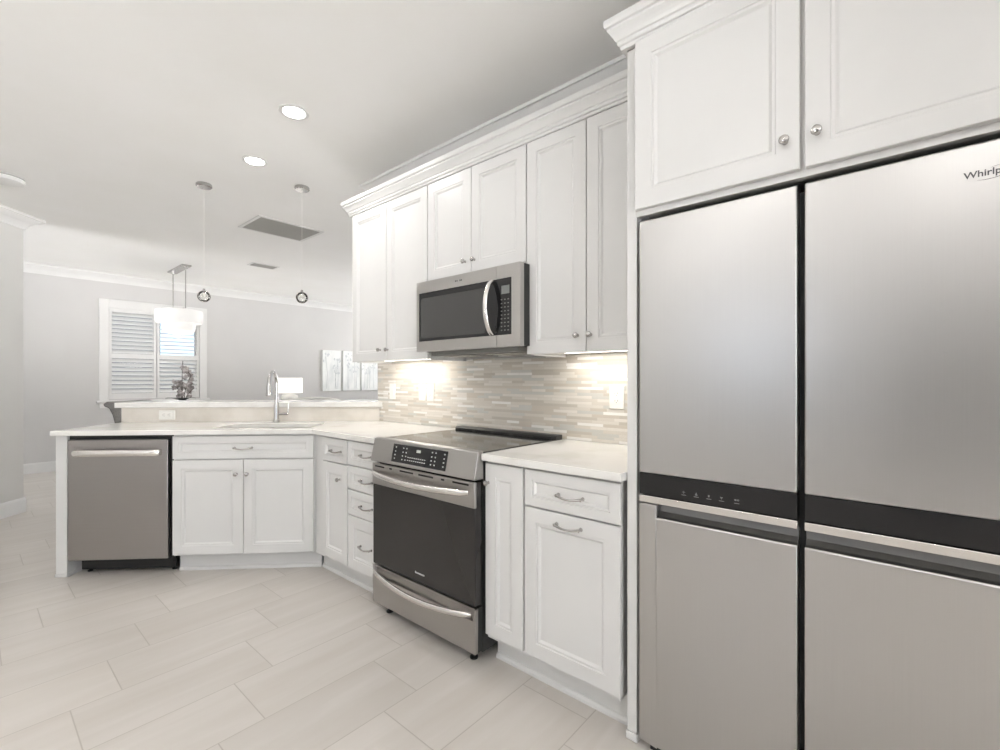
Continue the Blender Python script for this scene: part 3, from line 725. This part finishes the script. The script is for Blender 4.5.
for x_, y_ in ((4.6, 4.6), (4.6, 6.6), (5.6, 7.4), (-1.0, -.3), (-.35, 2.3), (-.35, .7), (-1.9, 1.6), (-1.2, -1.9), (-.3, -3.0)):  # lamps out of view, added to lift the walls, floor and ceiling
    downlight(x_, y_, 'unseen recessed ceiling light added to brighten the room')
def pendant(x, y, zg, label):
    t = thing('pendant_light', label, 'pendant light', (x, y, CEIL), 0, 'pendants above the bar')
    G().lathe([(0, -.0005), (.052, -.0005), (.055, -.004), (.055, -.022), (.048, -.028), (0, -.028)], (0, 0, 0), 'z', 24).build('canopy', 'chrome', t, smooth=True)
    L_ = CEIL - zg
    G().lathe([(.0009, -L_ + .04), (.0009, -.027)], (0, 0, 0), 'z', 8).build('cord', 'plate', t)
    G().lathe([(.003, -L_ + .062), (.009, -L_ + .058), (.010, -L_ + .036), (0, -L_ + .034)], (0, 0, 0), 'z', 14).build('socket', 'nickel', t, smooth=True)
    r = .043
    G().ball((0, 0, -L_), r, 20, 14).build('globe', 'globe', t, smooth=True)
    g = G()
    for k in range(5):
        a = math.pi * k / 5 + .3; tl = .5 * (k % 2) - .2; pts = []
        for i in range(25):
            b = 2 * math.pi * i / 24
            v_ = Vector((math.cos(b) * (r + .001), 0, math.sin(b) * (r + .001))); v_.rotate(Matrix.Rotation(tl, 3, 'X')); v_.rotate(Matrix.Rotation(a, 3, 'Z'))
            pts.append((v_.x, v_.y, v_.z - L_))
        g.tube(pts, .0011, 6)
    g.build('wire_cage', 'steelb', t, smooth=True)
    G().ball((0, 0, -L_ + .012), .014, 10, 8).build('bulb', 'pot', t, smooth=True)
pendant(1.214, 4.078, 1.872, 'small caged glass globe pendant hanging beside the chandelier')
pendant(1.736, 3.561, 1.872, 'small caged glass globe pendant hanging in front of the large vent')

t = thing('return_air_grille', 'large grey rectangular return air grille set in the ceiling', 'vent', (2.09, 4.71, CEIL))
RX0, RX1, RY0, RY1 = -.29, .29, -.22, .22
g = G(); ringframe
for a in ((RX0 - .03, RX1 + .03, RY0 - .03, RY0), (RX0 - .03, RX1 + .03, RY1, RY1 + .03), (RX0 - .03, RX0, RY0, RY1), (RX1, RX1 + .03, RY0, RY1)): g.box(a[0], a[1], a[2], a[3], -.008, -.0005)
g.build('frame', 'trim', t, bev=.002)
G().box(RX0, RX1, RY0, RY1, -.0015, -.0005).build('backing', 'ventd', t)
g = G()
for i in range(30):
    yy = RY0 + (RY1 - RY0) * (i + .5) / 30
    g.prism([(yy - .006, -.002), (yy - .004, -.002), (yy + .006, -.009), (yy + .004, -.009)], RX0, RX1, 'x')
g.build('slats', 'ventg', t)
t = thing('supply_air_vent', 'small grey supply air vent in the ceiling near the far wall', 'vent', (2.60, 6.40, CEIL))
g = G()
for a in ((-.17, .17, -.10, -.075), (-.17, .17, .075, .10), (-.17, -.145, -.075, .075), (.145, .17, -.075, .075)): g.box(a[0], a[1], a[2], a[3], -.008, -.0005)
g.build('frame', 'trim', t, bev=.002)
G().box(-.145, .145, -.075, .075, -.0015, -.0005).build('backing', 'gap', t)  # near-black sheet stands for the shade inside the duct
g = G()
for i in range(7):
    yy = -.075 + .15 * (i + .5) / 7; g.prism([(yy - .009, -.002), (yy - .007, -.002), (yy + .007, -.012), (yy + .005, -.012)], -.145, .145, 'x')
g.build('slats', 'ventg', t)
t = thing('smoke_detector', 'round white smoke detector on the ceiling above the diagonal wall', 'smoke detector', (.20, 5.06, CEIL))
G().lathe([(0, -.0005), (.106, -.0005), (.106, -.010), (0, -.010)], (0, 0, 0), 'z', 32).build('base_plate', 'ventg', t)
G().lathe([(0, -.0105), (.108, -.0105), (.110, -.016), (.102, -.034), (.07, -.042), (0, -.044)], (0, 0, 0), 'z', 32).build('cover', 'trim', t, smooth=True)

# chandelier above the dining table
CX, CY = 1.915, 7.43
t = thing('chandelier', 'white two-tier drum chandelier on twin rods before the window', 'chandelier', (CX, CY, CEIL))
G().box(-.055, .055, -.33, .33, -.022, -.0005).build('ceiling_plate', 'nickel', t, bev=.003)
for yy in (.28, -.28):
    G().lathe([(.014, -.045), (.014, -.022), (.007, -.021)], (0, yy, 0), 'z', 12).lathe([(.0065, -.57), (.0065, -.03)], (0, yy, 0), 'z', 10).build('rod', 'nickel', t, smooth=True)
z_ = lambda z: z - CEIL
G().lathe([(.17, z_(2.185)), (.27, z_(2.165)), (.276, z_(2.13)), (.274, z_(2.02)), (.262, z_(1.995)), (.19, z_(1.99)), (.19, z_(2.0)), (.256, z_(2.005)), (.266, z_(2.025)), (.268, z_(2.125)), (.26, z_(2.155)), (.17, z_(2.175))], (0, 0, 0), 'z', 40).build('outer_drum', 'shade', t, smooth=True)
G().lathe([(.19, z_(2.02)), (.195, z_(1.96)), (.18, z_(1.90)), (.14, z_(1.86)), (.07, z_(1.845)), (0, z_(1.843))], (0, 0, 0), 'z', 36).build('inner_bowl', 'shade', t, smooth=True)
G().lathe([(0, z_(1.843)), (.025, z_(1.842)), (.03, z_(1.832)), (.012, z_(1.822)), (0, z_(1.82))], (0, 0, 0), 'z', 16).build('finial', 'nickel', t, smooth=True)
G().tube([(0, -.2, z_(2.18)), (0, .2, z_(2.18))], .008, 8).tube([(-.2, 0, z_(2.18)), (.2, 0, z_(2.18))], .008, 8).build('spider', 'nickel', t, smooth=True)
light('chandelier_lamp', 'POINT', (0, 0, z_(1.60)), P_CHAND, t, .2, col=(1, .96, .9))

# ------------------------------------------------------------------ dining corner and living room
t = thing('dining_table', 'pale dining table below the chandelier behind the bar', 'table', (CX, CY, 0))
G().lathe([(0, .72), (.58, .72), (.60, .73), (.60, .752), (.595, .76), (0, .76)], (0, 0, 0), 'z', 40).build('tabletop', 'wood', t, smooth=True)
G().lathe([(.30, 0), (.30, .02), (.08, .05), (.06, .1), (.06, .62), (.12, .7195)], (0, 0, 0), 'z', 24).build('pedestal', 'wood', t, smooth=True)
PXY = (1.935, 7.33)
t = thing('potted_orchid', 'pale flowering orchid with dark base leaves standing before the shutters', 'plant', (PXY[0], PXY[1], .7605))
G().lathe([(0, 0), (.06, 0), (.07, .02), (.085, .17), (.085, .19), (.075, .19), (.07, .175), (0, .17)], (0, 0, 0), 'z', 22).build('pot', 'dark', t, smooth=True)
rx, ry = math.cos(R(PHI)), -math.sin(R(PHI))   # picture-right direction on the ground
def leafmesh(g, base_, dirv, ln, wd, rise, droop):
    d = Vector(dirv).normalized(); s_ = Vector((-d.y, d.x, 0)); L1 = []; L2 = []; n_ = 8; B = Vector(base_)
    for i in range(n_ + 1):
        u_ = i / n_; c_ = B + d * ln * u_ + Vector((0, 0, rise * u_ - droop * u_ * u_)); w_ = wd * math.sin(math.pi * min(.999, .08 + .92 * u_)) ** .7 * .5
        L1.append(c_ - s_ * w_ + Vector((0, 0, .004))); L2.append(c_ + s_ * w_ + Vector((0, 0, .004)))
    vs = L1 + L2 + [v_ - Vector((0, 0, .003)) for v_ in L1 + L2]; m_ = n_ + 1; fs = []
    for i in range(n_):
        fs += [(i, i + 1, m_ + i + 1, m_ + i), (2 * m_ + i, 3 * m_ + i, 3 * m_ + i + 1, 2 * m_ + i + 1), (i, 2 * m_ + i, 2 * m_ + i + 1, i + 1), (m_ + i, m_ + i + 1, 3 * m_ + i + 1, 3 * m_ + i)]
    fs += [(0, m_, 3 * m_, 2 * m_), (n_, 2 * m_ + n_, 3 * m_ + n_, m_ + n_)]
    g.add(vs, fs)
for a, ln_l in ((180, .24), (200, .20), (150, .17), (15, .15), (-25, .12), (80, .13), (270, .15)):
    g = G(); dv = (rx * math.cos(R(a)) - ry * math.sin(R(a)), ry * math.cos(R(a)) + rx * math.sin(R(a)), 0)
    leafmesh(g, (0, 0, .175), dv, ln_l, .07, .13, .09); g.build('leaf', 'leaf', t, smooth=True)
stems = [[(0, 0, .13), (-.015, 0, .35), (-.02, .01, .55), (-.01, .01, .72)], [(0, 0, .13), (.03, 0, .33), (.08, .0, .47), (.10, .01, .52), (.04, .01, .60)], [(0, 0, .13), (-.03, .0, .28), (-.09, .01, .36), (-.14, .01, .37)], [(0, 0, .13), (.05, 0, .25), (.11, .01, .33), (.15, 0, .36)]]
def disp(p): return (p[0] * rx - p[1] * ry, p[0] * ry + p[1] * rx, p[2])
for st_ in stems: G().tube([disp(p) for p in st_], .0045, 6).build('stem', 'stem', t, smooth=True)
rnd = random.Random(5)
blooms = [(x_ * .72, z__ + .03) for x_, z__ in [(-.10, .36), (-.13, .33), (-.07, .31), (-.05, .37), (-.03, .28), (-.06, .40), (-.11, .41), (-.02, .33), (.0, .24), (-.04, .22), (.08, .47), (.11, .50), (.05, .55), (.03, .59), (.09, .54), (.12, .44), (.09, .40), (.06, .36), (.11, .34), (.13, .37), (.15, .40), (.07, .29), (.10, .27), (.12, .22), (.0, .60), (.06, .49), (.14, .33)]]
for bx_, bz_ in blooms:
    g = G(); by_ = rnd.uniform(-.05, .05); c_ = Vector((bx_, by_, bz_))
    for k in range(5):
        a = 2 * math.pi * k / 5 + rnd.random(); tl = rnd.uniform(-.5, .5)
        d_ = Vector((math.cos(a), tl * .6, math.sin(a))); q_ = c_ + d_ * .019
        g.ball((0, 0, 0), .021, 8, 6, (1, .35, .75))
        for i in range(len(g.v) - 1, len(g.v) - 1 - 8 * 7, -1):
            v_ = Vector(g.v[i]); v_.rotate(Matrix.Rotation(-a, 3, 'Y')); g.v[i] = tuple(v_ + q_)
    g.v = [disp(p) for p in g.v]
    g.build('blossom', 'petal', t, smooth=True)

# bar stool at the left end of the bar
def at(px, py, d):
    u = (px - 500) / 465; s_, c_ = math.sin(R(PHI)), math.cos(R(PHI))
    return (d * (s_ + u * c_), d * (c_ - u * s_), 1.231 + (379.5 - py) / 465 * d)
bs = at(140, 400, 4.15)
t = thing('bar_stool', 'grey upholstered bar stool with flared back at the free end of the bar', 'bar stool', (bs[0], bs[1], 0), -49)
G().prism(rrect(-.22, .22, -.21, .21, .06), .70, .77).build('seat', 'fabric', t, bev=.02, seg=3)
# curved back: left edge rolls out at the top, stool faces sideways (+x)
pr = [(-.135, 1.030), (-.10, 1.045), (-.03, 1.040), (-.03, .98), (-.045, .74), (-.085, .74), (-.105, .86), (-.125, .96), (-.15, 1.0)]
pr = [(-.165, 1.022), (-.135, 1.042), (-.06, 1.043), (.0, 1.03), (.0, .76), (-.035, .76), (-.06, .84), (-.085, .93), (-.115, .985), (-.155, 1.0)]
G().prism(pr, -.20, .20, 'y').build('backrest', 'fabric', t, bev=.012, seg=3)
for sx_, sy_ in ((-1, -1), (-1, 1), (1, -1), (1, 1)): G().tube([(sx_ * .17, sy_ * .17, .70), (sx_ * .20, sy_ * .20, 0)], [.018, .013], 10).build('leg', 'stem', t, smooth=True)
G().tube([(-.185, -.185, .25), (.185, -.185, .25), (.185, .185, .25), (-.185, .185, .25), (-.185, -.185, .25)], .008, 8).build('footrest', 'stem', t, smooth=True)

# side console with lamp
lp = at(290, 400, 7.5)
t = thing('console_table', 'white console table under the table lamp near the far wall', 'table', (lp[0], lp[1], 0), 0)
G().box(-.55, .55, -.19, .19, .73, .765).build('tabletop', 'cab', t, bev=.004)
for sx_ in (-.5, .5):
    for sy_ in (-.15, .15): G().box(sx_ - .025, sx_ + .025, sy_ - .025, sy_ + .025, 0, .7295).build('leg', 'cab', t)
t = thing('table_lamp', 'white drum-shade table lamp seen just right of the faucet', 'lamp', (lp[0], lp[1], .7655))
G().lathe([(0, 0), (.075, 0), (.08, .02), (.11, .10), (.135, .16), (.12, .21), (.05, .235), (.02, .24), (.012, .30), (0, .30)], (0, 0, 0), 'z', 28).build('base', 'pot', t, smooth=True)
G().lathe([(.188, .250), (.184, .492), (.180, .492), (.184, .250), (.188, .250)], (0, 0, 0), 'z', 32).build('lamp_shade', 'lampshade', t, smooth=True)
G().tube([(-.182, 0, .47), (.182, 0, .47)], .003, 6).lathe([(.004, .295), (.004, .47)], (0, 0, 0), 'z', 8).build('shade_carrier', 'nickel', t)
light('table_lamp_bulb', 'POINT', (0, 0, .37), P_LAMP, t, .05)

def armchair(px, d, rz, m, label, ztop, wd, roll=.05):
    p_ = at(px, 400, d)
    t = thing('armchair', label, 'armchair', (p_[0], p_[1], 0), rz)
    h = wd / 2
    G().box(-h + .13, h - .13, -.35, .28, .20, .44).build('seat_cushion', m, t, bev=.04, seg=3)
    # back on the viewer's side, softly arched along the top
    g = G(); L1 = []; n_ = 14
    pts = [(-h, .10)] + [(-h + wd * i / n_, ztop - .05 + .05 * math.sin(math.pi * i / n_) ** .6) for i in range(n_ + 1)] + [(h, .10)]
    g.prism(pts, -.42, -.30, 'y'); g.build('backrest', m, t, bev=.02, seg=3)
    for s_ in (-1, 1): G().box(min(s_ * h, s_ * (h - .12)), max(s_ * h, s_ * (h - .12)), -.29, .32, .10, .60).build('armrest', m, t, bev=.04, seg=3)
    for sx_ in (-1, 1):
        for sy_ in (-.36, .25): G().lathe([(.014, 0), (.022, .12)], (sx_ * (h - .08), sy_, 0), 'z', 10).build('leg', 'stem', t)
    return t
armchair(323, 6.9, -47, 'cream', 'white upholstered armchair whose back shows over the bar beside the lamp', .985, .75)
armchair(365, 6.3, -47, 'slate', 'blue-grey armchair showing over the bar below the wall pictures', .955, .62)

# three canvases on the back wall
def picture(x0, x1, label):
    t = thing('canvas_picture', label, 'picture', ((x0 + x1) / 2, YB - .001, 1.005), 0, 'canvases on the far wall')
    hw = (x1 - x0) / 2
    G().box(-hw, hw, -.045, 0, 0, .805).build('canvas', 'canvas', t, bev=.003)
    g = G(); rr_ = random.Random(int(x0 * 100))
    for k in range(4):
        xx = rr_.uniform(-hw * .7, hw * .7); tp_ = rr_.uniform(.4, .72)
        g.tube([(xx, -.0455, .04), (xx + rr_.uniform(-.02, .02), -.0455, tp_ * .5), (xx + rr_.uniform(-.03, .03), -.0455, tp_)], .004, 5)
        for j in range(7): g.ball((xx + rr_.uniform(-.07, .07), -.0455, tp_ + rr_.uniform(-.10, .06)), rr_.uniform(.010, .022), 7, 5, (1, .06, 1.2))
    for i in range(len(g.v)): g.v[i] = (max(-hw + .004, min(hw - .004, g.v[i][0])), g.v[i][1], g.v[i][2])
    g.build('painted_branches', 'ink', t)
picture(4.595, 4.985, 'pale abstract canvas, left of three on the far wall')
picture(5.036, 5.420, 'pale abstract canvas, middle of three on the far wall')
picture(5.462, 5.850, 'pale abstract canvas, right of three, half hidden by the mosaic wall')
